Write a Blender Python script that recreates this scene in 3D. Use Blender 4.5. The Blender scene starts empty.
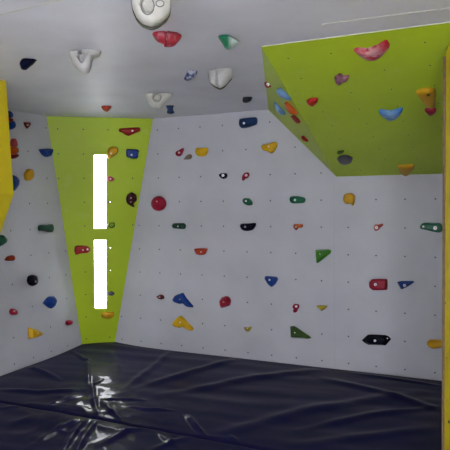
import bpy, bmesh, math, random
from mathutils import Vector, Matrix, noise
from mathutils.bvhtree import BVHTree

S = bpy.context.scene
COL = S.collection
V = Vector

# ------------------------------------------------------------------ camera
F = 592.75                      # focal length in pixels of a 450 px frame
PITCH, ROLL, YAW = -.043, -.0119, .438
CAM = V((4.1277, -5.3449, 1.78))
CEIL, MAT = 2.633, .2


def cam_axes():
    cp, sp = math.cos(PITCH), math.sin(PITCH)
    w, u, x = V((0, cp, sp)), V((0, -sp, cp)), V((1, 0, 0))
    x2 = x * math.cos(ROLL) + u * math.sin(ROLL)
    u2 = u * math.cos(ROLL) - x * math.sin(ROLL)
    R = Matrix.Rotation(YAW, 3, 'Z')
    return R @ x2, R @ u2, R @ w


AX, AU, AW = cam_axes()
cam_data = bpy.data.cameras.new('camera')
cam_data.sensor_width = 36
cam_data.lens = F / 450 * 36
cam_data.clip_start = .02
cam = bpy.data.objects.new('camera', cam_data)
COL.objects.link(cam)
m = Matrix.Identity(4)
for i in range(3):
    m[i][0], m[i][1], m[i][2], m[i][3] = AX[i], AU[i], -AW[i], CAM[i]
cam.matrix_world = m
S.camera = cam


def ray(px, py):
    return AX * ((px - 225) / F) + AU * ((225 - py) / F) + AW


class Plane:
    """a surface of the room: origin, in-plane axes, normal towards the room"""
    def __init__(s, o, a, n):
        s.o, s.n = V(o), V(n).normalized()
        a = V(a)
        s.a = (a - s.n * a.dot(s.n)).normalized()
        s.b = s.n.cross(s.a)

    def hit(s, px, py, h=0.0):
        d = ray(px, py)
        o = s.o + s.n * h
        return CAM + d * (s.n.dot(o - CAM) / s.n.dot(d))


P_CEIL = Plane((0, 0, CEIL), (1, 0, 0), (0, 0, -1))
P_BACK = Plane((0, 0, 0), (1, 0, 0), (0, -1, 0))
P_LEFT = Plane((0, 0, 0), (0, 1, 0), (1, 0, 0))
P_MAT = Plane((0, 0, MAT), (1, 0, 0), (0, 0, 1))
g_tl = P_LEFT.hit(46.6, 116.4)
g_tr = P_BACK.hit(153, 119)
g_bl = P_LEFT.hit(86.8, 344)
g_br = P_BACK.hit(118.6, 343)
ga = (g_tr - g_tl).normalized()
gd = ((g_bl * .35 + g_br * .65) - (g_tl + g_tr) / 2)
gn = ga.cross(gd).normalized()
if gn.dot(CAM - g_tl) < 0:
    gn = -gn
ga = V((ga.x, ga.y, 0)).normalized()
gd = gn.cross(ga)
if gd.z > 0:
    gd = -gd
G0 = Plane(g_tl, ga, gn).hit(83.2, 129.4)
P_GREEN = Plane(G0, ga, gn)
WA, WB, WC = V((2.906, -2.222, CEIL)), V((2.100, 0, CEIL)), V((2.758, 0, 1.976))
wn = V((1, 0, 0)).cross(V((0, 0, 1.976)) - V((0, -2.222, CEIL)))
if wn.z > 0:
    wn = -wn
P_WEDGE = Plane(WA, (1, 0, 0), wn)
sn = (WB - WA).cross(WC - WA)
if sn.x > 0:
    sn = -sn
P_SIDE = Plane(WA + sn.normalized() * .005, WB - WA, sn)


# --------------------------------------------------------------- materials
class Nodes:
    def __init__(s, name):
        s.m = bpy.data.materials.new(name)
        s.m.use_nodes = True
        s.t = s.m.node_tree
        s.bsdf = s.t.nodes['Principled BSDF']

    def n(s, kind, **kw):
        x = s.t.nodes.new(kind)
        for k, v in kw.items():
            setattr(x, k, v)
        return x

    def l(s, a, b):
        s.t.links.new(a, b)

    def math(s, op, a, b=None, c=None):
        x = s.n('ShaderNodeMath', operation=op)
        for i, v in enumerate((a, b, c)):
            if v is None:
                continue
            if isinstance(v, (int, float)):
                x.inputs[i].default_value = v
            else:
                s.l(v, x.inputs[i])
        return x.outputs[0]

    def mix(s, fac, a, b):
        x = s.n('ShaderNodeMix', data_type='RGBA')
        if isinstance(fac, (int, float)):
            x.inputs[0].default_value = fac
        else:
            s.l(fac, x.inputs[0])
        for v, i in ((a, 6), (b, 7)):
            if isinstance(v, tuple):
                x.inputs[i].default_value = (*v, 1)
            else:
                s.l(v, x.inputs[i])
        return x.outputs[2]

    def noise(s, scale, detail=3, coord=None):
        x = s.n('ShaderNodeTexNoise')
        x.inputs['Scale'].default_value = scale
        x.inputs['Detail'].default_value = detail
        if coord is None:
            coord = s.n('ShaderNodeTexCoord').outputs['Object']
        s.l(coord, x.inputs['Vector'])
        return x.outputs['Fac']

    def ramp(s, fac, lo, hi):
        x = s.n('ShaderNodeMapRange')
        x.inputs[1].default_value, x.inputs[2].default_value = lo, hi
        s.l(fac, x.inputs[0])
        return x.outputs[0]

    def bump(s, h, strength, dist=.01):
        b = s.n('ShaderNodeBump')
        b.inputs['Strength'].default_value = strength
        b.inputs['Distance'].default_value = dist
        s.l(h, b.inputs['Height'])
        s.l(b.outputs[0], s.bsdf.inputs['Normal'])


def wall_material(name, rgb, rough, dots=None, pitch=.25, smudge=.10, lines=(), spec=.4, dot_r=.0062):
    """painted board with a regular grid of dark drilled holes; dots = (origin, axis a, axis b)"""
    k = Nodes(name)
    co = k.n('ShaderNodeTexCoord').outputs['Object']
    world = k.n('ShaderNodeNewGeometry').outputs['Position']
    big = k.noise(1.7, 5, co)
    fine = k.noise(60, 2, co)
    dirt = tuple(c * (1 - smudge * 1.6) for c in rgb)
    col = k.mix(k.ramp(big, .35, .75), rgb, dirt)
    col = k.mix(k.math('MULTIPLY', k.ramp(k.noise(7, 6, co), .62, .78), .14), col,
                tuple(min(1, c * .55 + .36) for c in rgb))

    def coord(axis, o):
        d = k.n('ShaderNodeVectorMath', operation='DOT_PRODUCT')
        k.l(world, d.inputs[0])
        d.inputs[1].default_value = axis
        return k.math('SUBTRACT', d.outputs['Value'], V(axis).dot(V(o)))
    if dots:
        o, a, b = dots
        u, v = coord(a, o), coord(b, o)
        du = k.math('MULTIPLY', k.math('PINGPONG', k.math('DIVIDE', u, pitch), .5), pitch)
        dv = k.math('MULTIPLY', k.math('PINGPONG', k.math('DIVIDE', v, pitch), .5), pitch)
        r = k.math('SQRT', k.math('ADD', k.math('POWER', du, 2), k.math('POWER', dv, 2)))
        hole = k.math('LESS_THAN', r, dot_r)
        # a worn grey lip round some holes
        lip = k.math('MULTIPLY', k.math('LESS_THAN', r, dot_r * 1.8), .22)
        col = k.mix(lip, col, (.3, .3, .31))
        col = k.mix(hole, col, (.012, .012, .015))
    for axis, off in lines:
        w = k.math('ABSOLUTE', coord(axis, V(axis) * off))
        col = k.mix(k.math('MULTIPLY', k.math('LESS_THAN', w, .0025), .25), col, tuple(c * .55 for c in rgb))
    k.l(col, k.bsdf.inputs['Base Color'])
    k.l(k.math('ADD', k.math('MULTIPLY', big, .15), rough - .07), k.bsdf.inputs['Roughness'])
    k.bsdf.inputs['Specular IOR Level'].default_value = spec
    k.bump(fine, .05, .004)
    return k.m


WHITE = (.49, .49, .545)
LIME = (.37, .50, .018)
M_BACK = wall_material('white_painted_board_back', WHITE, .5,
                       (V((.859, 0, 2.5136)), (1, 0, 0), (0, 0, 1)), lines=(((1, 0, 0), 2.73),))
M_LEFT = wall_material('white_painted_board_left', WHITE, .5, (V((0, -1.216, 2.5136)), (0, 1, 0), (0, 0, 1)))
M_CEIL = wall_material('white_ceiling_paint', (.60, .60, .675), .5, None, smudge=.12, spec=.3)
M_PLAIN = wall_material('plain_wall_paint', (.6, .6, .64), .6, None)
M_GREEN = wall_material('lime_painted_board', LIME, .42, (G0, tuple(ga), tuple(gd)), smudge=.06, spec=.2)
wb = P_WEDGE.b
M_WEDGE = wall_material('lime_painted_overhang', LIME, .42,
                        (P_WEDGE.hit(331, 53.6), (1, 0, 0), tuple(wb)), pitch=.25, smudge=.08, dot_r=.005, spec=.2)
M_LIMESIDE = wall_material('lime_painted_side', LIME, .42, None, smudge=.06, spec=.2)


def simple(name, rgb, rough=.4, spec=.5, metal=0, bump=0, var=.12, scale=14, coat=0):
    k = Nodes(name)
    nz = k.noise(scale, 4)
    dark = tuple(c * (1 - var * 2) for c in rgb)
    k.l(k.mix(k.ramp(nz, .3, .7), dark, rgb), k.bsdf.inputs['Base Color'])
    k.bsdf.inputs['Roughness'].default_value = rough
    k.bsdf.inputs['Specular IOR Level'].default_value = spec
    k.bsdf.inputs['Metallic'].default_value = metal
    k.bsdf.inputs['Coat Weight'].default_value = coat
    k.bsdf.inputs['Coat Roughness'].default_value = .15
    if bump:
        k.bump(k.noise(scale * 12, 3), bump, .003)
    return k.m


def two_tone_resin(name, rgb, chalk, amount, rough=.4, scale=22, centre=None, side=None):
    """coloured resin with a paler tone: chalk in patches, a paler middle, or painted sheen on one side"""
    k = Nodes(name)
    nz = k.noise(scale, 5)
    fac = k.math('SUBTRACT', 1.0, k.ramp(nz, amount, amount + .12))
    co = k.n('ShaderNodeTexCoord').outputs['Object']
    if centre:
        ln = k.n('ShaderNodeVectorMath', operation='LENGTH')
        k.l(co, ln.inputs[0])
        fac = k.math('MULTIPLY', fac, k.ramp(ln.outputs['Value'], centre[1], centre[0]))
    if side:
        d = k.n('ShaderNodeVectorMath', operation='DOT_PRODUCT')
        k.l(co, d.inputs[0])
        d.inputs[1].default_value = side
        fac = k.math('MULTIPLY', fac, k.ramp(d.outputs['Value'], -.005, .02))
    k.l(k.mix(fac, rgb, chalk), k.bsdf.inputs['Base Color'])
    k.bsdf.inputs['Roughness'].default_value = rough
    k.bsdf.inputs['Specular IOR Level'].default_value = .3
    k.bump(k.noise(150, 3), .2, .003)
    return k.m


H = {}
for nm, rgb in dict(red=(.50, .022, .022), crimson=(.42, .012, .045), orange=(.72, .13, .015), orangered=(.56, .06, .025),
                    yellow=(.72, .43, .012), olive=(.42, .33, .03), green=(.012, .17, .085), darkgreen=(.014, .085, .05),
                    brightgreen=(.07, .30, .03), mossgreen=(.055, .12, .02), limegreen=(.24, .38, .03),
                    blue=(.012, .06, .33), navy=(.004, .006, .028), steelblue=(.012, .045, .16), lightblue=(.09, .30, .56), black=(.003, .003, .014),
                    maroon=(.07, .008, .012), darkred=(.26, .02, .025), pink=(.62, .10, .12), tan=(.33, .25, .16),
                    purple=(.20, .055, .10), cream=(.47, .46, .42), white=(.40, .395, .39), grey=(.22, .22, .25),
                    graphite=(.09, .09, .12), amber=(.62, .34, .015)).items():
    if nm not in ('white', 'cream'):
        rgb = tuple(c * (.84 if nm in ('yellow', 'amber', 'olive') else .64) for c in rgb)
    H[nm] = simple('hold_resin_' + nm, rgb, rough=.34, spec=.06 if nm in ('black', 'navy') else .17, bump=.12, var=.08, scale=18)
H['lower_edge'] = simple('hold_dark_olive_edge', (.05, .05, .035), .5, spec=.2)
H['chalkblue'] = two_tone_resin('hold_resin_chalked_blue', (.008, .016, .09), (.33, .35, .41), .42, scale=40)
H['sheengreen'] = two_tone_resin('hold_resin_green_painted_sheen', (.008, .12, .06), (.33, .40, .375), .60, .3, 30, side=tuple(AX))  # whitish gloss of one half painted into the colour
H['chalkgrey'] = two_tone_resin('hold_resin_chalked_grey', (.012, .012, .022), (.33, .33, .37), .60, scale=30, centre=(.012, .04))
H['palered'] = two_tone_resin('hold_resin_pale_centre_red', (.36, .008, .03), (.48, .25, .28), .46, .3, 26, centre=(.03, .12))  # paler patches towards the middle
H['dullred'] = two_tone_resin('hold_resin_dusty_red', (.27, .014, .03), (.30, .09, .11), .36, .36, 30)
H['purpleworn'] = two_tone_resin('hold_resin_dusty_purple', (.14, .035, .065), (.26, .12, .16), .42, scale=30)
H['skypale'] = two_tone_resin('hold_resin_pale_centre_blue', (.02, .11, .34), (.20, .33, .50), .50, .3, 24, centre=(.02, .10))  # lighter blue round the middle

M_BOLT = simple('bolt_zinc', (.86, .86, .88), .3, metal=.1, var=.02)
M_BOLT_SOCKET = simple('bolt_socket', (.45, .45, .46), .5, var=.02)
M_SOCKET = simple('socket_dark', (.02, .02, .02), .6, var=.02)
M_SHADE_RING = simple('pocket_shadow_line', (.12, .12, .115), .7, var=.1)  # shade at the pocket edge, put in as a dark colour
M_YELLOW = simple('yellow_painted_plywood', (.56, .45, .008), .45, var=.05, scale=3, bump=.06)
M_PLY = simple('raw_plywood_edge', (.15, .09, .04), .7, var=.2, scale=40)
M_FLOOR = simple('pale_concrete_floor', (.55, .55, .55), .7, var=.15, scale=5, bump=.1)
M_TRIM = simple('pale_sealant', (.50, .50, .43), .5, var=.08)


def mat_vinyl():
    k = Nodes('navy_vinyl')
    nz = k.noise(2.2, 4)
    k.l(k.mix(k.ramp(nz, .3, .7), (.008, .008, .040), (.011, .0112, .050)), k.bsdf.inputs['Base Color'])
    k.l(k.math('ADD', k.math('MULTIPLY', k.noise(5, 3), .08), .30), k.bsdf.inputs['Roughness'])
    k.bsdf.inputs['IOR'].default_value = 1.07
    k.bsdf.inputs['Coat Weight'].default_value = .65
    k.bsdf.inputs['Coat IOR'].default_value = 1.10
    k.bsdf.inputs['Coat Roughness'].default_value = .035
    k.bump(k.noise(420, 2), .05, .001)
    return k.m


M_VINYL = mat_vinyl()


def glass_material():
    k = Nodes('window_glass')
    t = k.n('ShaderNodeBsdfTransparent')
    g = k.n('ShaderNodeBsdfGlossy')
    g.inputs['Roughness'].default_value = .02
    mx = k.n('ShaderNodeMixShader')
    mx.inputs[0].default_value = .05
    k.l(t.outputs[0], mx.inputs[1])
    k.l(g.outputs[0], mx.inputs[2])
    k.l(mx.outputs[0], k.t.nodes['Material Output'].inputs['Surface'])
    return k.m


M_GLASS = glass_material()


# ------------------------------------------------------------------ helpers
def link(name, bm, mat, parent=None, loc=None, smooth=False, auto=None):
    if loc is not None:
        bmesh.ops.translate(bm, vec=-V(loc), verts=bm.verts)
    bmesh.ops.recalc_face_normals(bm, faces=bm.faces)
    me = bpy.data.meshes.new(name)
    bm.to_mesh(me)
    bm.free()
    mats = mat if isinstance(mat, (list, tuple)) else [mat]
    for x in mats:
        me.materials.append(x)
    for p in me.polygons:
        p.use_smooth = smooth
    o = bpy.data.objects.new(name, me)
    COL.objects.link(o)
    if parent:
        o.parent = parent
    if loc is not None:
        o.location = V(loc) - (parent.location if parent else V((0, 0, 0)))
    if smooth and auto:
        me.set_sharp_from_angle(angle=auto)
    return o


def tag(o, label, cat, group=None):
    o['label'], o['category'] = label, cat
    if group:
        o['group'] = group
    return o


def struct(o):
    o['kind'] = 'structure'
    return o


def prism_bm(poly, off, bm=None):
    """a flat polygon given in 3D, thickened by the vector off"""
    bm = bm or bmesh.new()
    a = [bm.verts.new(V(p)) for p in poly]
    b = [bm.verts.new(V(p) + V(off)) for p in poly]
    bm.faces.new(a)
    bm.faces.new(b[::-1])
    n = len(a)
    for i in range(n):
        bm.faces.new((a[i], a[(i + 1) % n], b[(i + 1) % n], b[i]))
    return bm


def box_bm(lo, hi, bm=None):
    x0, y0, z0 = lo
    x1, y1, z1 = hi
    return prism_bm([(x0, y0, z0), (x1, y0, z0), (x1, y1, z0), (x0, y1, z0)], (0, 0, z1 - z0), bm)


# -------------------------------------------------------------- room shell
def on_green(z, x=None, y=None):
    """the point of the green corner board at height z on the line x=… or y=…"""
    c = P_GREEN.n.dot(P_GREEN.o)
    n = P_GREEN.n
    if x is not None:
        return V((x, (c - n.z * z - n.x * x) / n.y, z))
    return V(((c - n.z * z - n.y * y) / n.x, y, z))


XR, YF = 5.2, -8.0
struct(link('floor', box_bm((-.05, YF, -.1), (XR, .05, 0)), M_FLOOR))
struct(link('ceiling', box_bm((-.05, YF, CEIL), (XR + .05, .05, CEIL + .1)), M_CEIL))
lt, lb = on_green(CEIL, x=0), on_green(0, x=0)
struct(link('wall_left', prism_bm([(0, YF, 0), lb, lt, (0, YF, CEIL)], (-.05, 0, 0)), M_LEFT))
bt, bb = on_green(CEIL, y=0), on_green(0, y=0)
struct(link('wall_back', prism_bm([bb, (XR, 0, 0), (XR, 0, CEIL), bt], (0, .05, 0)), M_BACK))
RY0, RY1, FX0, FX1, DH = -7.9, -5.65, 2.75, 3.65, 2.1        # unseen openings behind the camera, added and sized to light the room
bm = box_bm((XR, RY1, 0), (XR + .05, .05, CEIL))
box_bm((XR, RY0, DH), (XR + .05, RY1, CEIL), bm)
box_bm((XR, YF, 0), (XR + .05, RY0, CEIL), bm)
struct(link('wall_right', bm, M_PLAIN))
bm = box_bm((-.05, YF - .05, 0), (FX0, YF, CEIL))
box_bm((FX1, YF - .05, 0), (XR, YF, CEIL), bm)
box_bm((FX0, YF - .05, DH), (FX1, YF, CEIL), bm)
struct(link('wall_front', bm, M_PLAIN))

# pale joints in the ceiling boards
for i, (p, q) in enumerate((((-2, 15), (62, -.5)), ((322, 24.3), (456, 6.8))), 1):
    a, b = P_CEIL.hit(*p), P_CEIL.hit(*q)
    d = (b - a).normalized()
    n = d.cross(V((0, 0, 1))) * .002
    struct(link(f'trim_{i}', prism_bm([a - n, b - n, b + n, a + n], (0, 0, -.002)), M_TRIM))

# --------------------------------------------------- green corner board
e = .0
poly = [on_green(0, x=0), on_green(0, y=0), on_green(CEIL, y=0), on_green(CEIL, x=0)]
panel = link('corner_panel', prism_bm(poly, -P_GREEN.n * .03), M_GREEN)
cut = bmesh.new()
slots = (((94.0, 155), (106.4, 155), (106.4, 228.8), (94.0, 228.8)),
         ((94.2, 240.2), (106.5, 240.2), (106.6, 308.6), (95.0, 308.8)))
quads = []
for s in slots:
    q = [P_GREEN.hit(*p) for p in s]
    quads.append(q)
    prism_bm([p + P_GREEN.n * .05 for p in q], -P_GREEN.n * .15, cut)
for px, py in ((110.4, 202), (110.4, 248.2), (110.4, 270.8)):
    c = P_GREEN.hit(px, py)
    ring = [c + (P_GREEN.a * math.cos(t) + P_GREEN.b * math.sin(t)) * .0058 for t in [i * math.pi / 4 for i in range(8)]]
    prism_bm([p + P_GREEN.n * .05 for p in ring], -P_GREEN.n * .15, cut)
bmesh.ops.recalc_face_normals(cut, faces=cut.faces)
cme = bpy.data.meshes.new('cut')
cut.to_mesh(cme)
cut.free()
cob = bpy.data.objects.new('cut', cme)
COL.objects.link(cob)
md = panel.modifiers.new('cut', 'BOOLEAN')
md.operation, md.object, md.solver = 'DIFFERENCE', cob, 'EXACT'
dg = bpy.context.evaluated_depsgraph_get()
new = bpy.data.meshes.new_from_object(panel.evaluated_get(dg))
panel.modifiers.clear()
panel.data = new
new.name = 'corner_panel'
bpy.data.objects.remove(cob)
bpy.data.meshes.remove(cme)
tag(panel, 'tall lime green corner board narrowing towards the mat, with two slot windows', 'climbing panel')
for i, q in enumerate(quads, 1):
    c = sum(q, V()) / 4
    big = [c + (p - c) * 1.0 for p in q]
    struct(link(f'window_{i}', prism_bm([p - P_GREEN.n * .022 for p in big], -P_GREEN.n * .004), M_GLASS))

# ------------------------------------------------------- green overhang
XE = 5.2
bm = bmesh.new()
L = [bm.verts.new(p) for p in (WA, WB, WC)]
Rr = [bm.verts.new(p) for p in (V((XE, WA.y, CEIL)), V((XE, 0, CEIL)), V((XE, 0, WC.z)))]
f_side = bm.faces.new(L)
bm.faces.new(Rr[::-1])
f_front = bm.faces.new((L[0], L[2], Rr[2], Rr[0]))
bm.faces.new((L[1], L[0], Rr[0], Rr[1]))
bm.faces.new((L[2], L[1], Rr[1], Rr[2]))
wedge = bpy.data.objects.new('overhang_volume', None)
COL.objects.link(wedge)
wedge.location = (WA + WC) / 2
bpy.context.view_layer.update()
link('front_board', bm, M_WEDGE, wedge, wedge.location)
tag(wedge, 'large lime green overhanging wedge fixed between ceiling and back wall', 'climbing volume')
bm = prism_bm([WA, WB, WC], P_SIDE.n * .004)
link('side_board', bm, M_LIMESIDE, wedge, wedge.location)
# pale joint along the ceiling edge of the overhang
bm = prism_bm([WA + V((0, -.003, 0)), V((XE, WA.y - .003, CEIL)), V((XE, WA.y + .001, CEIL)), WA + V((0, .001, 0))], (0, 0, -.005))
link('sealant_strip', bm, M_TRIM, wedge, wedge.location)['label'] = 'pale sealant line where the green board meets the ceiling'

# --------------------------------------------- yellow wall section on the left
yl = -2.173
ysec = bpy.data.objects.new('overhang_section', None)
COL.objects.link(ysec)
ysec.location = (.19, yl - .8, MAT)
for nm, prof in (('upper_board', [(.0, CEIL), (.951, CEIL), (.993, 1.837), (0, 1.837)]),
                 ('lower_board', [(.0, 1.837), (.993, 1.837), (.192, .2), (.0, .2)])):
    link(nm, prism_bm([(x, yl, z) for x, z in prof], (0, -1.6, 0)), M_YELLOW, ysec, ysec.location)
tag(ysec, 'bright yellow folded wall section leaning out at the left edge of the picture', 'climbing volume')

# --------------------------------------------------- yellow board on the right
p1, p2 = P_WEDGE.hit(446, 46), P_WEDGE.hit(450, 41)
e1 = V((p1.x, p1.y, 0))
dirn = V((p2.x - p1.x, p2.y - p1.y, 0)).normalized()
if dirn.y > -.2:
    dirn = V((.35, -.93, 0)).normalized()
print('yellow board', p1, p2, dirn)


def wedge_z(y):
    return min(CEIL, CEIL - (y - WA.y) * (CEIL - WC.z) / (0 - WA.y)) - .004


Lb = 1.7
tipS = (WA.y - p1.y) / dirn.y
side = V((-dirn.y, dirn.x, 0))
if side.x < 0:
    side = -side
top = [e1 + V((0, 0, wedge_z(e1.y) - .03)), e1 + dirn * .03 + V((0, 0, wedge_z(e1.y)))]
if 0.05 < tipS < Lb:
    q = e1 + dirn * tipS
    top.append(V((q.x, q.y, CEIL - .004)))
q = e1 + dirn * Lb
top.append(V((q.x, q.y, wedge_z(q.y))))
poly = [e1] + top + [q]
yb = link('partition_board', prism_bm(poly, side * .03), M_YELLOW)
tag(yb, 'upright bright yellow plywood board at the right edge of the picture', 'climbing panel')
es = e1 - V((.014, .004, 0))
h_ = wedge_z(e1.y) - .05
link('edge_strip', prism_bm([es + V((0, 0, .0)), e1 + V((0, 0, .0)), e1 + V((0, 0, h_)), es + V((0, 0, h_))], side * .03), M_PLY, yb)['label'] = 'brown raw plywood edge'
P_YB = Plane(e1, dirn, -side)
for px, py, r in ((449, 422, .008), (445.8, 303, .004), (447, 358, .003)):
    c = P_YB.hit(px, py)
    bm = prism_bm([c + (P_YB.a * math.cos(t) + P_YB.b * math.sin(t)) * r for t in [i * math.pi / 6 for i in range(12)]], P_YB.n * .002)
    link('bolt_hole', bm, M_SOCKET, yb, c)

# ------------------------------------------------------------------- mats
folds = []


def fold(pts, width, height, crease=0.0):
    """a ridge of slack vinyl along a polyline given in the photograph's frame"""
    folds.append(([P_MAT.hit(*p) for p in pts], width * .58, height, crease))


fold([(87, 360), (88, 372), (88.5, 386)], .030, .016)
fold([(102, 380), (92, 386), (94, 400), (99, 418)], .026, .018)
fold([(88, 419), (76, 431), (62, 452)], .035, .020)
fold([(98, 420), (85, 436), (74, 456)], .035, .018)
fold([(104, 399), (120, 401), (144, 401)], .035, .020)
fold([(103, 401), (110, 412), (124, 422)], .030, .018)
fold([(124, 408), (142, 412), (172, 412)], .030, .018)
fold([(187, 417), (195, 427), (206, 438)], .034, .034)
fold([(230, 436), (240, 446)], .03, .016)
fold([(100, 446), (125, 432), (150, 428)], .05, .022)
fold([(78, 395), (58, 401), (50, 405)], .05, .016)
fold([(126, 388), (150, 370), (172, 350)], .07, .016)
fold([(138, 388), (190, 372), (245, 357)], .10, .018)
fold([(160, 396), (240, 380), (330, 368)], .12, .017)
fold([(200, 440), (300, 412), (420, 392)], .13, .017)
fold([(325, 379), (380, 392), (446, 412)], .09, .018)
fold([(300, 430), (370, 416), (446, 406)], .08, .014)
fold([(290, 446), (370, 436), (440, 428)], .10, .012)
fold([(345, 372), (400, 380), (442, 386)], .05, .012)
fold([(24, 366), (42, 372), (60, 380)], .05, .018)
fold([(72, 352), (84, 360), (90, 362)], .04, .014)
fold([(0, 390), (40, 392), (84, 389)], .07, .018)
fold([(0, 408), (30, 404), (70, 410)], .05, .012)
fold([(110, 352), (116, 362), (119, 372)], .05, .010)
fold([(30, 448), (60, 428), (84, 420)], .05, .012)
fold([(150, 450), (190, 436), (240, 440)], .05, .014)
fold([(140, 425), (160, 433), (175, 446)], .04, .016)


def seg_dist(p, a, b):
    d = b - a
    t = max(0, min(1, (p - a).dot(d) / d.dot(d)))
    return (p - a - d * t).length, t


def mat_height(x, y):
    p = V((x, y, MAT))
    h = .014 * noise.noise(V((x * 1.1, y * 1.6, 3)))
    # long slack waves lying across the cover
    w = noise.noise(V((x * .9 + y * .5, y * 5.5 - x * .9, 11)))
    h += .008 * w
    n2 = noise.noise(V((x * 4.2 + 7, y * 7.0, 5)))
    h += .0015 * n2
    # a tangle of sharper creases in the middle left where two covers meet
    g = math.exp(-(((x - 1.35) / .55) ** 2 + ((y + 1.85) / .5) ** 2))
    h += g * .016 * (1 - 2 * abs(noise.noise(V((x * 4.5 + y * 2, y * 5, 1)))))
    h += g * .006 * noise.noise(V((x * 9, y * 9, 2)))
    for pts, w, a, c in folds:
        best, along = 9, 0
        L = len(pts) - 1
        for i in range(L):
            if abs(p.x - pts[i].x) > 1.6 and abs(p.x - pts[i + 1].x) > 1.6:
                continue
            d, t = seg_dist(p, pts[i], pts[i + 1])
            if d < best:
                best, along = d, (i + t) / L
        if best < w * 3:
            taper = min(1, .25 + 3.0 * min(along, 1 - along))
            h += a * taper * math.exp(-(best / w) ** 2)
    return h


def green_x(y):
    q = on_green(MAT, y=y)
    return max(.003, q.x + .016)


def make_mat(name, label, y0, y1, xl, xr, nx, ny, group):
    """a box mat whose cover sags and creases; y0 = near edge, y1 = far edge"""
    bm = bmesh.new()
    rows = []
    for j in range(ny + 1):
        y = y0 + (y1 - y0) * j / ny
        row = []
        a = xl(y)
        b = xr(y)
        for i in range(nx + 1):
            x = a + (b - a) * i / nx
            e0 = min(y - y0, y1 - y)
            ex = min(x - a, b - x)
            edge = min(e0, ex)
            seam = min(abs(y - YS), 1)
            fall = -.03 * math.exp(-(seam / .011) ** 2)
            k = min(1, .10 + edge / .14)
            row.append(bm.verts.new((x, y, MAT + mat_height(x, y) * k + fall + .038 * math.exp(-((x + .0) ** 2 + y ** 2) / .20))))
        rows.append(row)
    for j in range(ny):
        for i in range(nx):
            bm.faces.new((rows[j][i], rows[j][i + 1], rows[j + 1][i + 1], rows[j + 1][i]))
    ring = rows[0] + [r[-1] for r in rows[1:]] + rows[-1][-2::-1] + [r[0] for r in rows[-2:0:-1]]
    low = [bm.verts.new((v.co.x, v.co.y, 0.0)) for v in ring]
    n = len(ring)
    for i in range(n):
        bm.faces.new((ring[i], low[i], low[(i + 1) % n], ring[(i + 1) % n]))
    bm.faces.new(low)
    o = link(name, bm, M_VINYL, None, None, smooth=True, auto=math.radians(60))
    return tag(o, label, 'crash mat', group)


YS = -1.905
rear = make_mat('crash_mat', 'dark navy vinyl crash mat lying against the white back wall', YS + .002, -.003,
                green_x, lambda y: 3.80, 380, 200, 'navy vinyl crash mats')
front = make_mat('crash_mat', 'nearest navy vinyl crash mat, wrinkled, in the bottom foreground', -3.6, YS - .002,
                 lambda y: .22 if y < -2.1 else .22, lambda y: 3.72, 330, 150, 'navy vinyl crash mats')


# ------------------------------------------------------------------ holds
def resample(pts, n, smooth):
    pts = [V((*p, 0)) if len(p) == 2 else V(p) for p in pts]
    m_ = len(pts)
    if smooth:
        d = []
        for i in range(m_):
            a, b, c, e_ = pts[i - 1], pts[i], pts[(i + 1) % m_], pts[(i + 2) % m_]
            for k in range(8):
                t = k / 8
                cr = .5 * ((2 * b) + (c - a) * t + (2 * a - 5 * b + 4 * c - e_) * t * t + (3 * b - a - 3 * c + e_) * t ** 3)
                d.append(cr * .6 + b.lerp(c, t) * .4)
        pts = d
        m_ = len(pts)
    ln = [(pts[(i + 1) % m_] - pts[i]).length for i in range(m_)]
    tot = sum(ln)
    out, i, acc = [], 0, 0
    for k in range(n):
        s_ = tot * k / n
        while acc + ln[i] < s_ and i < m_ - 1:
            acc += ln[i]
            i += 1
        out.append(pts[i].lerp(pts[(i + 1) % m_], (s_ - acc) / max(ln[i], 1e-9)))
    return out


PROF = {
    'dome': [(1, 0), (1.0, .22), (.97, .45), (.90, .66), (.78, .82), (.62, .93), (.42, .985), (.2, 1.0)],
    'ball': [(.80, 0), (.96, .22), (1.0, .42), (.96, .62), (.84, .80), (.66, .92), (.42, .98), (.2, 1.0)],
    'flat': [(1, 0), (1.0, .55), (.97, .76), (.90, .90), (.78, .97), (.55, 1.0), (.3, 1.0)],
    'jug': [(.94, 0), (1.0, .35), (.99, .60), (.94, .82), (.84, .96), (.70, 1.0), (.50, .92), (.25, .84)],
    'facet': [(1, 0), (1.0, .30), (.62, .92), (.30, 1.0)],
    'wedge': [(1, 0), (1.0, .25), (.30, 1.0)],
}
HOLDS = []
random.seed(4)


def add_bolt(parent, pos, n, r=.009):
    n = n.normalized()
    a = n.orthogonal().normalized()
    b = n.cross(a)
    bm = bmesh.new()
    rings = []
    for rr, hh in ((1.0, -.006), (1.0, .004), (.85, .006), (.5, .006), (.45, .001)):
        rings.append([bm.verts.new(pos + (a * math.cos(t) + b * math.sin(t)) * r * rr + n * hh)
                      for t in [i * math.pi / 6 for i in range(12)]])
    for u, w in zip(rings, rings[1:]):
        for i in range(12):
            bm.faces.new((u[i], u[(i + 1) % 12], w[(i + 1) % 12], w[i]))
    f = bm.faces.new(rings[-1][::-1])
    bm.faces.new(rings[0])
    f.material_index = 1
    me_o = link('bolt', bm, [M_BOLT, M_BOLT_SOCKET], parent, pos, smooth=False)
    return me_o


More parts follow.
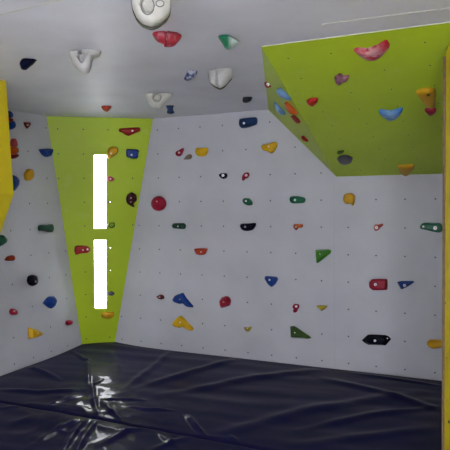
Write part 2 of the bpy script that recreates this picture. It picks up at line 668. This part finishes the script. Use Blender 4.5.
def finish(bm, name, mat, base, smooth, label, cat, group, bolts, plane, dents_rim=()):
    bmesh.ops.recalc_face_normals(bm, faces=bm.faces)
    tree = BVHTree.FromBMesh(bm)
    auto = math.radians(42) if smooth else None
    if bolts:
        o = bpy.data.objects.new(name, None)
        COL.objects.link(o)
        o.location = base
        link('grip', bm, mat, o, base, smooth=smooth, auto=auto)
    else:
        o = link(name, bm, mat, None, base, smooth=smooth, auto=auto)
    tag(o, label, cat, group)
    for b in bolts:
        d = ray(b[0], b[1])
        hit = tree.ray_cast(CAM, d.normalized())
        if hit[0] is not None:
            nn = hit[1]
            if nn.dot(d) > 0:
                nn = -nn
            n_ = (nn * .35 + plane.n * .65).normalized()
            add_bolt(o, hit[0] + n_ * .001, n_, b[2] if len(b) > 2 else .009)
    HOLDS.append(o)
    return o


def hold(plane, mat, off, pts, label, h=.05, prof='dome', smooth=True, bolts=(), dents=(), peak=(0, 0), bump=.0, div=5,
         group=None, round_=True, name='climbing_hold'):
    """a hold bolted flat on a board: its outline stands on the board, its body rises h metres"""
    px = [(off[0] + x / div, off[1] + y / div) for x, y in pts]
    # resin holds start where their widest rim is, a little off the board
    w = [plane.hit(*p, h * (.22 if plane is P_WEDGE else .38)) for p in px]
    uv = [((q - plane.o).dot(plane.a), (q - plane.o).dot(plane.b)) for q in w]
    n = 44 if smooth else len(pts) * 2
    ring = resample(uv, n, smooth and round_)
    c = V((0, 0, 0))
    A = 0
    for i in range(len(ring)):                # area centroid
        p, q = ring[i], ring[(i + 1) % len(ring)]
        k = p.x * q.y - p.y * q.x
        A += k
        c += (p + q) * k / 3
    c = c / A if abs(A) > 1e-9 else sum(ring, V()) / n
    size = max((p - c).length for p in ring)
    pk = c + V((peak[0], peak[1], 0)) * size
    bm = bmesh.new()
    rows = []
    dd = [(plane.hit(d[0], d[1], h * .5), d[2], d[3]) for d in dents]
    for s, t in PROF[prof]:
        row = []
        cc = c.lerp(pk, min(1, t))
        for p in ring:
            q = cc + (p - cc) * s if s < 1 else p
            hh = h * t
            P = plane.o + plane.a * q.x + plane.b * q.y
            for dc, dr, dp in dd:
                r_ = (P - (dc - plane.n * (dc - plane.o).dot(plane.n))).length / dr
                if r_ < 1.15 and t > .3:
                    hh -= min(hh * .8, dp * max(0, min(1, (1.15 - r_) / .4)))
            if bump and t > .05:
                hh *= 1 + bump * noise.noise(P * 22)
            row.append(bm.verts.new(P + plane.n * (max(hh, 0) + .001)))
        rows.append(row)
    for u, w_ in zip(rows, rows[1:]):
        for i in range(n):
            bm.faces.new((u[i], u[(i + 1) % n], w_[(i + 1) % n], w_[i]))
    bm.faces.new(rows[0][::-1])
    top_c = sum((v.co for v in rows[-1]), V()) / n
    tv = bm.verts.new(top_c)
    for i in range(n):
        bm.faces.new((rows[-1][i], rows[-1][(i + 1) % n], tv))
    base = plane.o + plane.a * c.x + plane.b * c.y
    return finish(bm, name, mat, base, smooth, label, 'climbing hold', group, bolts, plane)


def lump(plane, mat, off, pts, label, depth=.10, bolts=(), dents=(), div=5, anchor='top', out=.0, bump=.06, sharp=2.0,
         group=None, rim=None, smooth=True, shift=0.0, lower_edge=0.0):
    """a hold that hangs from a board seen edge-on: the outline is its side view, a rounded body runs behind it"""
    px = [(off[0] + x / div, off[1] + y / div) for x, y in pts]
    cx = sum(p[0] for p in px) / len(px)
    if anchor == 'top':
        cy = min(p[1] for p in px) + .22 * (max(p[1] for p in px) - min(p[1] for p in px))
    else:
        cy = sum(p[1] for p in px) / len(px)
    base = plane.hit(cx, cy, out)
    fwd = V((base.x - CAM.x, base.y - CAM.y, 0)).normalized()
    rt = V((fwd.y, -fwd.x, 0))
    up = V((0, 0, 1))
    vp = Plane(base, rt, -fwd)
    uv = [((q - base).dot(rt), (q - base).dot(up)) for q in (vp.hit(*p) for p in px)]
    n = 80 if dents else 48
    ring = resample(uv, n, smooth)
    c = sum(ring, V()) / n
    bm = bmesh.new()
    rows = []
    K = 30 if dents else 14
    dd = []
    for d in dents:
        q = vp.hit(d[0], d[1])
        dd.append((V(((q - base).dot(rt), (q - base).dot(up), 0)), d[2], d[3], d[4]))
    for k in range(K + 1):
        t = -1 + 2 * k / K
        t = math.sin(t * math.pi / 2) * .995
        s = max(.02, (1 - abs(t) ** sharp)) ** (1 / sharp)
        row = []
        for p in ring:
            q = c + (p - c) * s
            z = t * depth / 2
            if t < 0:
                for dc, rx, ry, dp in dd:
                    e_ = q - dc
                    r_ = math.sqrt((e_.x / rx) ** 2 + (e_.y / ry) ** 2)
                    z += dp * max(0, min(1, (1.2 - r_) / .4)) if r_ < 1.2 else 0
                z = min(z, depth * .30)
            P = base + rt * q.x + up * q.y + fwd * (z + shift)
            if bump:
                P += (P - (base + rt * c.x + up * c.y)) * bump * noise.noise(P * 26) * .6
            dist = (P - plane.o).dot(plane.n)
            if dist < .0005:
                P += plane.n * (.0005 - dist)
            row.append(bm.verts.new(P))
        rows.append(row)
    for u, w_ in zip(rows, rows[1:]):
        for i in range(n):
            bm.faces.new((u[i], u[(i + 1) % n], w_[(i + 1) % n], w_[i]))
    bm.faces.new(rows[0][::-1])
    bm.faces.new(rows[-1])
    bpos = base - plane.n * (base - plane.o).dot(plane.n)
    o = finish(bm, 'climbing_hold', mat, bpos, True, label, 'climbing hold', group, bolts, plane)
    if lower_edge:
        rb = bmesh.new()  # dark olive slab of the same outline, set a little lower
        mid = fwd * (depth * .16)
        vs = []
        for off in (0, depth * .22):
            vs.append([rb.verts.new(base + rt * (c.x + (p.x - c.x) * 1.0) + up * (c.y + (p.y - c.y) * 1.0 - lower_edge) + mid + fwd * off) for p in ring])
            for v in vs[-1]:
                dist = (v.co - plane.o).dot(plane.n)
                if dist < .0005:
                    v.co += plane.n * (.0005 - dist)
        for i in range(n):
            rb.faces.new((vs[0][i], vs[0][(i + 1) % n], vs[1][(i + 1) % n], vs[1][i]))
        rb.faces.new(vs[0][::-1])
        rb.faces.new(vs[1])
        link('lower_rim', rb, H['lower_edge'], o, bpos, smooth=True, auto=math.radians(40))['label'] = 'dark olive lower rim'
    if rim:
        # dark ring added to draw the shade at a finger pocket's edge
        me = o.data
        bmt = bmesh.new()
        bmt.from_mesh(me)
        tree = BVHTree.FromBMesh(bmt)
        for (rx_, ry_, rpx, rpy, tilt) in rim:
            rb = bmesh.new()
            cs = []
            for i in range(28):
                t = i * 2 * math.pi / 28
                ex, ey = rpx * math.cos(t), rpy * math.sin(t)
                q = (rx_ + ex * math.cos(tilt) - ey * math.sin(tilt), ry_ + ex * math.sin(tilt) + ey * math.cos(tilt))
                d = ray(*q).normalized()
                hit = tree.ray_cast(CAM - o.location, d)
                cs.append((hit[0] + o.location) if hit[0] is not None else None)
            good = [x for x in cs if x is not None]
            if len(good) < 10:
                rb.free()
                continue
            rr = .0022
            rings = []
            for i, p in enumerate(good):
                nx_ = (good[(i + 1) % len(good)] - good[i - 1]).normalized()
                a = nx_.cross(fwd).normalized()
                rings.append([rb.verts.new(p + (a * math.cos(u) - fwd * math.sin(u)) * rr) for u in [j * math.pi / 3 for j in range(6)]])
            gap = [(good[(i + 1) % len(good)] - good[i]).length for i in range(len(good))]
            for i in range(len(good)):
                if gap[i] > .05:
                    continue
                u, w_ = rings[i], rings[(i + 1) % len(good)]
                for j in range(6):
                    rb.faces.new((u[j], u[(j + 1) % 6], w_[(j + 1) % 6], w_[j]))
            x = link('pocket_shade_ring', rb, M_SHADE_RING, o, good[0], smooth=True)
            x['label'] = 'dark painted shade line round the finger pocket'
        bmt.free()
    return o


GC, GL, GG, GB, GW, GS = ('holds on the ceiling', 'holds on the left wall', 'holds on the green corner board',
                          'holds on the white back wall', 'holds on the front of the green overhang',
                          'holds on the side of the green overhang')

# --- ceiling
lump(P_CEIL, H['navy'], (0, 0), [(97, 318), (108, 297), (122, 287), (150, 284), (178, 289), (184, 299), (170, 318), (150, 335), (130, 350), (108, 346)],
     'glossy dark navy hold hanging alone on the far left of the ceiling', .10, group=GC)
lump(P_CEIL, H['white'], (0, 0), [(348, 258), (352, 290), (368, 325), (395, 355), (420, 368), (443, 363), (456, 345), (462, 312), (472, 290), (500, 280), (507, 262), (500, 232), (465, 226), (430, 236), (390, 250)],
     'large white pocket hold with a beak shape on the left of the ceiling', .13, group=GC, bolts=[], sharp=2.4,
     dents=[(81.6, 58.4, .018, .030, .05)])
lump(P_CEIL, H['cream'], (130, 0), [(6, -20), (8, 10), (14, 42), (32, 82), (62, 114), (98, 128), (120, 127), (150, 114), (184, 86), (203, 50), (204, 0), (190, -30), (150, -48), (90, -52), (40, -45)],
     'largest cream round hold with a swirl pocket, at the top edge of the picture', .10, group=GC, lower_edge=.008, sharp=3.2, bump=.02,
     dents=[(147.6, 6.5, .026, .034, .03)], rim=[(147.6, 6, 6.6, 8.6, 0), (160, 3.5, 4.0, 3.2, 0)])
lump(P_CEIL, H['dullred'], (130, 0), [(113, 172), (125, 156), (160, 146), (190, 145), (210, 160), (240, 166), (258, 180), (245, 205), (225, 227), (200, 235), (172, 235), (166, 222), (140, 211), (120, 191)],
     'wide red two-lobed hold on the ceiling beside the cream round hold', .10, group=GC, bump=.1,
     dents=[(166.5, 38, .006, .045, .02)])
lump(P_CEIL, H['sheengreen'], (200, 0), [(90, 176), (100, 168), (140, 165), (155, 186), (188, 203), (198, 211), (190, 226), (170, 240), (145, 248), (125, 240), (110, 216), (96, 196)],
     'green hold with a pale painted sheen on one half, on the ceiling', .11, group=GC)
lump(P_CEIL, H['chalkblue'], (130, 0), [(270, 395), (280, 370), (290, 348), (310, 343), (338, 350), (335, 370), (320, 390), (300, 403), (280, 403)],
     'small dark blue hold speckled with chalk in the middle of the ceiling', .08, group=GC)
lump(P_CEIL, H['white'], (190, 40), [(92, 178), (100, 205), (120, 226), (148, 240), (170, 232), (190, 210), (211, 184), (209, 150), (205, 122), (170, 125), (142, 142), (102, 150), (88, 160)],
     'white shield shaped hold with a centre crease, right of the speckled blue hold', .12, group=GC, lower_edge=.004,
     dents=[(216.5, 76, .004, .05, .012)])
lump(P_CEIL, H['chalkgrey'], (190, 40), [(262, 305), (265, 285), (285, 278), (312, 285), (305, 305), (285, 315), (268, 313)],
     'small grey and black hold on the ceiling left of the green overhang', .08, group=GC)
lump(P_CEIL, H['cream'], (130, 60), [(80, 186), (85, 165), (110, 156), (170, 150), (213, 151), (210, 178), (190, 200), (170, 225), (150, 244), (120, 238), (95, 221)],
     'pale grey-white hold with an oval pocket on the ceiling above the back wall', .13, group=GC, sharp=2.4,
     dents=[(157, 98, .03, .026, .05)], rim=[(157, 98.2, 4.2, 3.6, -.4)])
lump(P_CEIL, H['steelblue'], (130, 60), [(178, 221), (200, 219), (222, 221), (217, 238), (216, 252), (223, 264), (205, 270), (184, 265), (187, 250), (183, 238)],
     'small blue barrel shaped hold on the ceiling right at the back wall', .08, group=GC, sharp=3)
lump(P_CEIL, H['orangered'], (0, 0), [(101.2, 107), (104, 104.7), (111, 104.5), (111.3, 107.5), (107.5, 111.8), (104, 110.7)],
     'small orange-red hold on the ceiling above the green corner board', .06, div=1, group=GC)

# --- left wall
o = (0, 80)
hold(P_LEFT, H['blue'], o, [(30, 152), (48, 156), (60, 178), (54, 190), (38, 190), (28, 175)], 'small blue hold topmost on the left wall behind the yellow section', .06, group=GL)
hold(P_LEFT, H['red'], o, [(30, 191), (52, 191), (60, 201), (52, 212), (34, 210)], 'small red hold squeezed between two blue holds high on the left wall', .06, group=GL)
hold(P_LEFT, H['blue'], o, [(36, 214), (62, 203), (71, 222), (68, 240), (55, 249), (36, 243)], 'round blue hold just under the small red hold, high on the left wall', .07, group=GL)
hold(P_LEFT, H['darkred'], o, [(122, 211), (152, 210), (153, 222), (138, 244), (126, 228)], 'small dark red triangular hold high on the left wall', .035, 'facet', False, bolts=[(27.6, 125, .008)], group=GL)
hold(P_LEFT, H['pink'], o, [(56, 322), (62, 297), (74, 292), (82, 318), (82, 334), (60, 338)], 'pink pointed hold on top of the orange ball on the left wall', .05, group=GL)
hold(P_LEFT, H['orange'], o, [(46, 340), (58, 332), (74, 335), (84, 350), (80, 366), (64, 374), (48, 368)], 'bright orange ball hold beside the yellow section on the left wall', .08, 'ball', group=GL)
hold(P_LEFT, H['darkred'], o, [(54, 372), (78, 368), (91, 374), (86, 386), (70, 394), (54, 389)], 'dark red hold directly below the orange ball on the left wall', .05, group=GL)
hold(P_LEFT, H['blue'], o, [(200, 346), (228, 343), (256, 345), (257, 356), (248, 378), (232, 385), (215, 373), (204, 357)], 'blue bowl shaped hold high on the left wall by the green board', .06, 'jug', group=GL)
o = (0, 160)
hold(P_LEFT, H['amber'], o, [(125, 76), (131, 60), (142, 45), (160, 46), (168, 66), (165, 90), (150, 104), (131, 100)], 'yellow upright oval hold on the left wall', .05, group=GL)
hold(P_LEFT, H['blue'], o, [(50, 76), (78, 79), (95, 100), (92, 126), (72, 154), (50, 158)], 'blue half-round hold partly hidden behind the yellow section', .05, group=GL)
hold(P_LEFT, H['darkgreen'], o, [(197, 336), (205, 326), (240, 325), (256, 321), (262, 338), (258, 358), (240, 359), (215, 352), (199, 352)], 'dark green oblong hold on the left wall near the green board', .055, 'flat', group=GL)
hold(P_LEFT, H['green'], o, [(-25, 385), (0, 380), (15, 375), (33, 395), (30, 412), (5, 430), (-25, 440)], 'green hold cut by the left edge of the picture', .06, group=GL)
o = (0, 240)
hold(P_LEFT, H['orangered'], o, [(28, 101), (40, 83), (65, 76), (75, 88), (69, 103), (45, 105)], 'small orange hold low on the far left of the left wall', .04, group=GL)
hold(P_LEFT, H['black'], o, [(137, 206), (142, 181), (160, 173), (178, 178), (185, 200), (180, 222), (160, 231), (145, 225)], 'round black hold on the left wall', .06, 'ball', group=GL, bolts=[(35.4, 281.5, .008)])
hold(P_LEFT, H['blue'], o, [(221, 315), (245, 284), (278, 282), (282, 305), (270, 338), (257, 345), (235, 330)], 'faceted blue hold low on the left wall', .06, 'facet', False, group=GL, peak=(.1, .1))
hold(P_LEFT, H['crimson'], o, [(52, 356), (60, 343), (75, 345), (85, 358), (83, 373), (68, 376), (56, 370)], 'small magenta knob above the yellow triangle on the left wall', .045, group=GL, bolts=[(14.2, 311.2, .007)])
hold(P_LEFT, H['crimson'], o, [(333, 411), (340, 402), (357, 402), (361, 412), (352, 424), (338, 425)], 'tiny crimson knob low on the left wall beside the green board', .04, group=GL)
hold(P_LEFT, H['yellow'], (0, 300), [(146, 138), (190, 150), (227, 170), (190, 187), (148, 195)], 'flat yellow triangle pointing right, low on the left wall', .05, 'facet', False, group=GL, peak=(-.2, 0), bolts=[(38, 333.2, .006)])

# --- green corner board
o = (80, 110)
hold(P_GREEN, H['red'], o, [(195, 97), (205, 92), (262, 88), (299, 88), (301, 105), (285, 113), (242, 130), (215, 115), (197, 108)], 'long red hold at the top of the green corner board', .05, group=GG, bolts=[(132.4, 130.8)])
hold(P_GREEN, H['orange'] if False else H['amber'], o, [(136, 212), (142, 195), (160, 183), (188, 188), (192, 205), (185, 220), (165, 235), (150, 243), (136, 240)], 'orange-yellow hold at the upper corner of the upper slot window', .06, group=GG, bolts=[(111, 153.4, .007)])
hold(P_GREEN, H['blue'], o, [(232, 198), (262, 196), (290, 199), (291, 215), (288, 240), (265, 242), (244, 239), (232, 231)], 'square blue hold on the green corner board', .05, 'flat', group=GG, bolts=[(131.6, 154.8, .010)])
hold(P_GREEN, H['pink'], o, [(137, 336), (155, 332), (173, 345), (160, 357), (140, 354)], 'small pink hold right of the upper slot window', .04, group=GG, bolts=[(110.4, 179, .007)])
o = (80, 190)
hold(P_GREEN, H['maroon'], o, [(230, 45), (238, 23), (258, 12), (281, 24), (285, 50), (268, 70), (273, 88), (256, 82), (236, 68)], 'dark maroon comma shaped hold on the green corner board', .05, group=GG, bolts=[(131, 198, .007), (130.8, 202, .006)])
hold(P_GREEN, H['limegreen'], o, [(135, 176), (145, 165), (172, 165), (173, 184), (155, 193), (138, 185)], 'small lime green hold at the bottom corner of the upper slot window', .04, group=GG)
hold(P_GREEN, H['red'], o, [(-28, 305), (-22, 281), (10, 279), (40, 283), (52, 296), (40, 312), (5, 315), (-20, 322)], 'red block hold left of the lower slot window', .055, 'flat', group=GG, bolts=[(87.5, 249.3, .010), (83, 250, .008)])
o = (80, 270)
hold(P_GREEN, H['graphite'], o, [(138, 113), (160, 107), (175, 118), (160, 128), (142, 125)], 'small blue-grey hold right of the lower slot window', .04, group=GG)
hold(P_GREEN, H['amber'], o, [(108, 222), (120, 210), (145, 213), (168, 211), (172, 225), (160, 241), (130, 243), (110, 236)], 'orange-yellow hold beneath the lower slot window', .045, group=GG, bumps=None) if False else \
hold(P_GREEN, H['amber'], o, [(108, 222), (120, 210), (145, 213), (168, 211), (172, 225), (160, 241), (130, 243), (110, 236)], 'orange-yellow hold beneath the lower slot window', .045, group=GG)

# --- back wall
o = (150, 110)
hold(P_BACK, H['crimson'], o, [(128, 216), (135, 205), (150, 199), (164, 190), (166, 200), (156, 224), (145, 232), (132, 228)], 'small crimson horn shaped hold high on the back wall', .045, group=GB, bolts=[(179, 152.6, .010)])
hold(P_BACK, H['tan'], o, [(167, 248), (186, 222), (207, 220), (208, 240), (195, 248)], 'small brown hold beside the crimson horn hold on the back wall', .04, 'facet', False, group=GB)
hold(P_BACK, H['yellow'], o, [(226, 205), (232, 188), (258, 190), (282, 187), (288, 200), (278, 225), (260, 234), (240, 230), (229, 219)], 'chunky yellow hold high on the back wall right of the brown hold', .055, group=GB, bump=.15)
hold(P_BACK, H['black'], o, [(344, 324), (356, 316), (380, 316), (385, 328), (380, 340), (365, 345), (350, 336)], 'small black ring hold with a pale bolt on the back wall', .04, group=GB, bolts=[(223, 175.4, .014)])
circ = [(45 + 35 * math.cos(t), 68 + 38 * math.sin(t)) for t in [i * math.pi / 8 for i in range(16)]]
hold(P_BACK, H['crimson'], (150, 190), circ, 'crimson ball hold on the back wall next to the green corner board', .10, 'ball', group=GB, bolts=[(157, 201.5, .007)])
o = (150, 190)
hold(P_BACK, H['darkgreen'], o, [(109, 180), (116, 167), (140, 165), (166, 166), (176, 176), (173, 192), (160, 196), (118, 192)], 'dark green sausage hold below and right of the crimson ball', .05, group=GB, bolts=[(178, 226.4, .007)])
hold(P_BACK, H['orangered'], o, [(225, 293), (255, 291), (286, 293), (283, 306), (275, 322), (255, 326), (235, 320), (228, 306)], 'orange-red trapezoid hold on the middle of the back wall', .055, 'jug', group=GB, bolts=[(201, 252, .008)])
o = (150, 270)
hold(P_BACK, H['darkred'], o, [(33, 132), (48, 123), (62, 126), (70, 140), (60, 147), (45, 145)], 'tiny dark red hold low on the back wall left of the blue tailed hold', .04, group=GB, bolts=[(159.6, 297, .008)])
hold(P_BACK, H['blue'], o, [(110, 150), (121, 130), (140, 121), (162, 114), (178, 140), (214, 182), (212, 188), (190, 187), (172, 166), (150, 171), (122, 162)], 'blue hold with a long tail to the lower right, on the back wall', .05, group=GB, bolts=[(180, 299.2, .008)], round_=False)
hold(P_BACK, H['yellow'], o, [(110, 270), (125, 246), (150, 229), (168, 241), (185, 262), (213, 291), (212, 304), (195, 302), (167, 286), (145, 290), (116, 280)], 'yellow hold with a tail directly below the blue tailed hold', .05, group=GB, bolts=[(180, 322.4, .008)], bump=.2)
hold(P_BACK, H['crimson'], o, [(345, 155), (358, 137), (380, 130), (397, 140), (402, 160), (395, 180), (370, 188), (352, 192), (347, 172)], 'big faceted crimson hold on the lower middle of the back wall', .07, 'facet', False, group=GB, bolts=[(223.4, 301.8, .008)])
o = (230, 110)
hold(P_BACK, H['steelblue'], o, [(44, 62), (48, 45), (75, 39), (128, 36), (134, 54), (128, 72), (90, 87), (58, 91), (45, 78)], 'long navy blue hold at the top of the back wall', .06, group=GB, bolts=[(244, 123.2, .011)])
hold(P_BACK, H['olive'] if False else H['yellow'], o, [(155, 186), (165, 172), (192, 170), (215, 160), (232, 162), (233, 181), (220, 205), (205, 218), (188, 208), (165, 202)], 'yellow heart shaped hold high on the back wall', .055, group=GB, bolts=[(268.5, 146.6, .007)])
hold(P_BACK, H['crimson'], o, [(60, 350), (62, 330), (75, 313), (90, 312), (95, 325), (86, 340), (74, 345), (66, 354)], 'small red loop hold above the round green hold on the back wall', .04, group=GB, bolts=[(246.2, 175.2, .012)])
o = (230, 190)
hold(P_BACK, H['green'], o, [(62, 52), (70, 40), (95, 42), (110, 60), (108, 75), (90, 78), (70, 69)], 'small rounded green hold above the black bean hold', .05, group=GB, bolts=[(246, 201, .009)])
hold(P_BACK, H['black'], o, [(49, 182), (55, 169), (90, 167), (124, 164), (127, 178), (112, 200), (85, 206), (60, 200)], 'black bean shaped hold on the middle of the back wall', .05, group=GB, bolts=[(245.2, 226.8, .010)])
hold(P_BACK, H['green'], o, [(300, 45), (306, 32), (340, 31), (370, 38), (376, 50), (366, 65), (320, 68), (304, 61)], 'green oblong hold on the back wall under the overhang corner', .05, 'flat', group=GB, bolts=[(295, 200, .011)])
hold(P_BACK, H['orange'], o, [(315, 181), (321, 170), (340, 170), (362, 171), (365, 182), (356, 190), (342, 187), (332, 202), (320, 193)], 'small orange key shaped hold below the green oblong hold', .04, group=GB, bolts=[(296, 227, .010)], round_=False)
hold(P_BACK, H['brightgreen'], (310, 180), [(27, 350), (64, 348), (101, 347), (107, 362), (76, 387), (45, 412), (32, 420), (28, 385)], 'bright green triangular hold on the right half of the back wall', .06, 'facet', False, group=GB, peak=(-.25, .2), bolts=[(320, 254, .007)])
o = (230, 270)
hold(P_BACK, H['blue'], o, [(172, 42), (176, 30), (205, 32), (232, 35), (238, 48), (225, 72), (208, 86), (190, 71)], 'royal blue rounded triangle hold on the middle of the back wall', .055, group=GB, bolts=[(269.6, 279.8, .010)], round_=False)
hold(P_BACK, H['crimson'], o, [(312, 183), (321, 170), (341, 172), (346, 186), (338, 197), (333, 211), (321, 214), (314, 205), (320, 197)], 'small red loop hold above the dark green triangle', .035, group=GB, bolts=[(296.2, 306.4, .011)])
hold(P_BACK, H['olive'], o, [(68, 287), (88, 288), (105, 282), (107, 292), (95, 308), (78, 308), (72, 297)], 'tiny olive yellow hold low on the back wall', .035, 'facet', False, group=GB, bolts=[(247.2, 328.4, .006)])
hold(P_BACK, H['mossgreen'], o, [(300, 283), (314, 280), (332, 289), (370, 315), (407, 340), (400, 345), (350, 342), (303, 340)], 'dark green right-angled triangle hold low on the back wall', .06, 'facet', False, group=GB, peak=(-.3, 0), bolts=[(294.8, 332.6, .006)])
o = (310, 180)
hold(P_BACK, H['olive'] if False else H['amber'], o, [(170, 85), (178, 70), (205, 65), (223, 78), (223, 105), (215, 128), (206, 120), (182, 120), (170, 106)], 'yellow square hold just below the edge of the green overhang', .055, 'flat', group=GB, bump=.15)
hold(P_BACK, H['orangered'], o, [(318, 234), (325, 222), (342, 222), (362, 217), (366, 227), (350, 239), (342, 251), (328, 255), (320, 247)], 'small orange-red key shaped hold with a big pale bolt', .04, group=GB, bolts=[(376.4, 227.6, .015)], round_=False)
o = (310, 260)
hold(P_BACK, H['crimson'], o, [(296, 111), (310, 96), (345, 95), (385, 96), (386, 123), (385, 149), (350, 150), (315, 150), (298, 136)], 'boxy crimson hold on the right of the back wall', .06, 'flat', group=GB, bolts=[(375.6, 284.4, .013)], round_=False)
hold(P_BACK, H['olive'], o, [(30, 231), (42, 227), (90, 229), (77, 244), (58, 256), (45, 245)], 'small flat olive triangle hold pointing down on the back wall', .035, 'facet', False, group=GB)
hold(P_BACK, H['black'], o, [(258, 402), (290, 373), (340, 375), (385, 377), (406, 395), (378, 428), (330, 426), (285, 425)], 'wide black hexagon hold low on the right of the back wall', .055, 'facet', False, group=GB, bolts=[(375, 340.6, .011), (387.4, 338.4, .006)])
hold(P_BACK, H['blue'], (360, 260), [(185, 111), (205, 105), (240, 105), (273, 105), (271, 111), (240, 132), (206, 150), (196, 130)], 'blue wing shaped hold right of the boxy crimson hold', .045, 'facet', False, group=GB, peak=(-.15, 0), bolts=[(404.6, 285.4, .013)])
hold(P_BACK, H['green'], (360, 180), [(300, 233), (311, 217), (330, 214), (365, 216), (400, 217), (420, 235), (418, 252), (395, 263), (360, 256), (320, 247), (304, 244)], 'long green two-bolt hold beside the yellow board on the right', .05, 'flat', group=GB, bolts=[(435.2, 228, .016), (423.4, 226.6, .009)])
hold(P_BACK, H['amber'], (360, 310), [(333, 166), (345, 150), (375, 149), (420, 156), (425, 180), (390, 190), (365, 194), (341, 183)], 'yellow hold poking out behind the yellow board, low on the back wall', .05, group=GB)

# --- green overhang, front
o = (310, 20)
hold(P_WEDGE, H['palered'], o, [(219, 149), (240, 141), (285, 146), (330, 131), (360, 113), (384, 102), (401, 127), (381, 150), (350, 182), (312, 198), (280, 193), (245, 173)], 'big red banana shaped hold near the ceiling edge of the overhang', .035, group=GW, round_=False)
hold(P_WEDGE, H['purpleworn'], o, [(122, 286), (150, 268), (165, 279), (196, 278), (186, 300), (165, 304), (146, 323), (128, 311)], 'dusty purple three-lobed hold on the upper overhang', .025, group=GW)
hold(P_WEDGE, H['red'], (250, 70), [(282, 156), (300, 143), (336, 141), (339, 155), (316, 176), (296, 171)], 'small red bowl hold on the left of the overhang front', .025, 'dome', group=GW)
hold(P_WEDGE, H['amber'], (360, 20), [(281, 359), (310, 346), (350, 342), (375, 350), (379, 380), (373, 430), (350, 436), (320, 410), (296, 379)], 'yellow teardrop hold with a dark bolt hole near the yellow board', .035, group=GW)
hold(P_WEDGE, H['crimson'], (360, 100), [(324, 48), (336, 42), (378, 43), (380, 55), (361, 73), (342, 71)], 'small crimson hold tucked under the yellow teardrop hold', .022, group=GW)
hold(P_WEDGE, H['skypale'], (360, 100), [(94, 54), (112, 50), (150, 56), (190, 46), (210, 39), (213, 52), (190, 80), (156, 97), (125, 86), (102, 69)], 'blue crescent hold on the middle of the overhang front', .035, group=GW)
hold(P_WEDGE, H['graphite'], (310, 100), [(136, 295), (150, 281), (180, 276), (213, 290), (206, 311), (180, 321), (150, 316)], 'grey-violet oval hold low on the left of the overhang front', .024, group=GW)
hold(P_WEDGE, H['mossgreen'], (310, 100), [(134, 266), (141, 255), (170, 252), (166, 263), (150, 269)], 'tiny dark olive hold just above the grey-violet oval hold', .012, group=GW)
hold(P_WEDGE, H['amber'], (360, 100), [(188, 329), (230, 326), (268, 324), (271, 341), (237, 376), (214, 373)], 'yellow hold at the very bottom edge of the overhang', .028, 'dome', group=GW)

td = [h_ for h_ in HOLDS if 'teardrop hold with' in h_['label']][0]
c = P_WEDGE.hit(428.2, 95.6, .036)
link('bolt_hole', prism_bm([c + (P_WEDGE.a * math.cos(t) + P_WEDGE.b * math.sin(t)) * .009 for t in [i * math.pi / 6 for i in range(12)]],
                           -P_WEDGE.n * .006), M_SOCKET, td, c)['label'] = 'dark bolt hole'

# --- green overhang, left side
o = (250, 70)
kw = dict(anchor='mid', out=.012, group=GS, shift=-.01)
lump(P_SIDE, H['red'], o, [(71, 65), (85, 60), (105, 72), (106, 85), (86, 91), (75, 82)], 'small red hold nearest the ceiling on the side of the overhang', .06, bolts=[(268, 84.4, .012)], **kw)
lump(P_SIDE, H['skypale'], o, [(132, 100), (155, 89), (180, 104), (206, 130), (209, 149), (186, 152), (150, 136), (134, 116)], 'pale blue long hold uppermost at the fold of the overhang', .09, **kw)
lump(P_SIDE, H['skypale'], o, [(119, 157), (142, 170), (165, 195), (179, 221), (160, 226), (136, 210), (123, 182)], 'blue sliver hold on the side of the overhang close to the back wall', .08, **kw)
lump(P_SIDE, H['orange'], o, [(171, 170), (190, 157), (216, 180), (243, 210), (236, 223), (205, 223), (180, 196)], 'bright orange long hold on the side of the overhang', .09, **kw)
lump(P_SIDE, H['darkred'], o, [(202, 232), (220, 225), (246, 235), (254, 262), (235, 269), (215, 251)], 'dark red hold directly under the bright orange long hold', .08, **kw)
lump(P_SIDE, H['red'], o, [(254, 335), (270, 328), (293, 350), (286, 361), (265, 353)], 'small red hold lowest on the side of the overhang', .06, **kw)

# ------------------------------------------------------------------- light
w = bpy.data.worlds.new('daylight')
S.world = w
w.use_nodes = True
bg = w.node_tree.nodes['Background']
bg.inputs[0].default_value = (.945, .955, 1.0, 1)
bg.inputs[1].default_value = 16.0


S.view_settings.view_transform = 'Standard'
S.view_settings.look = 'None'
S.view_settings.gamma = 1
S.view_settings.use_curve_mapping = False
S.view_settings.exposure = 0
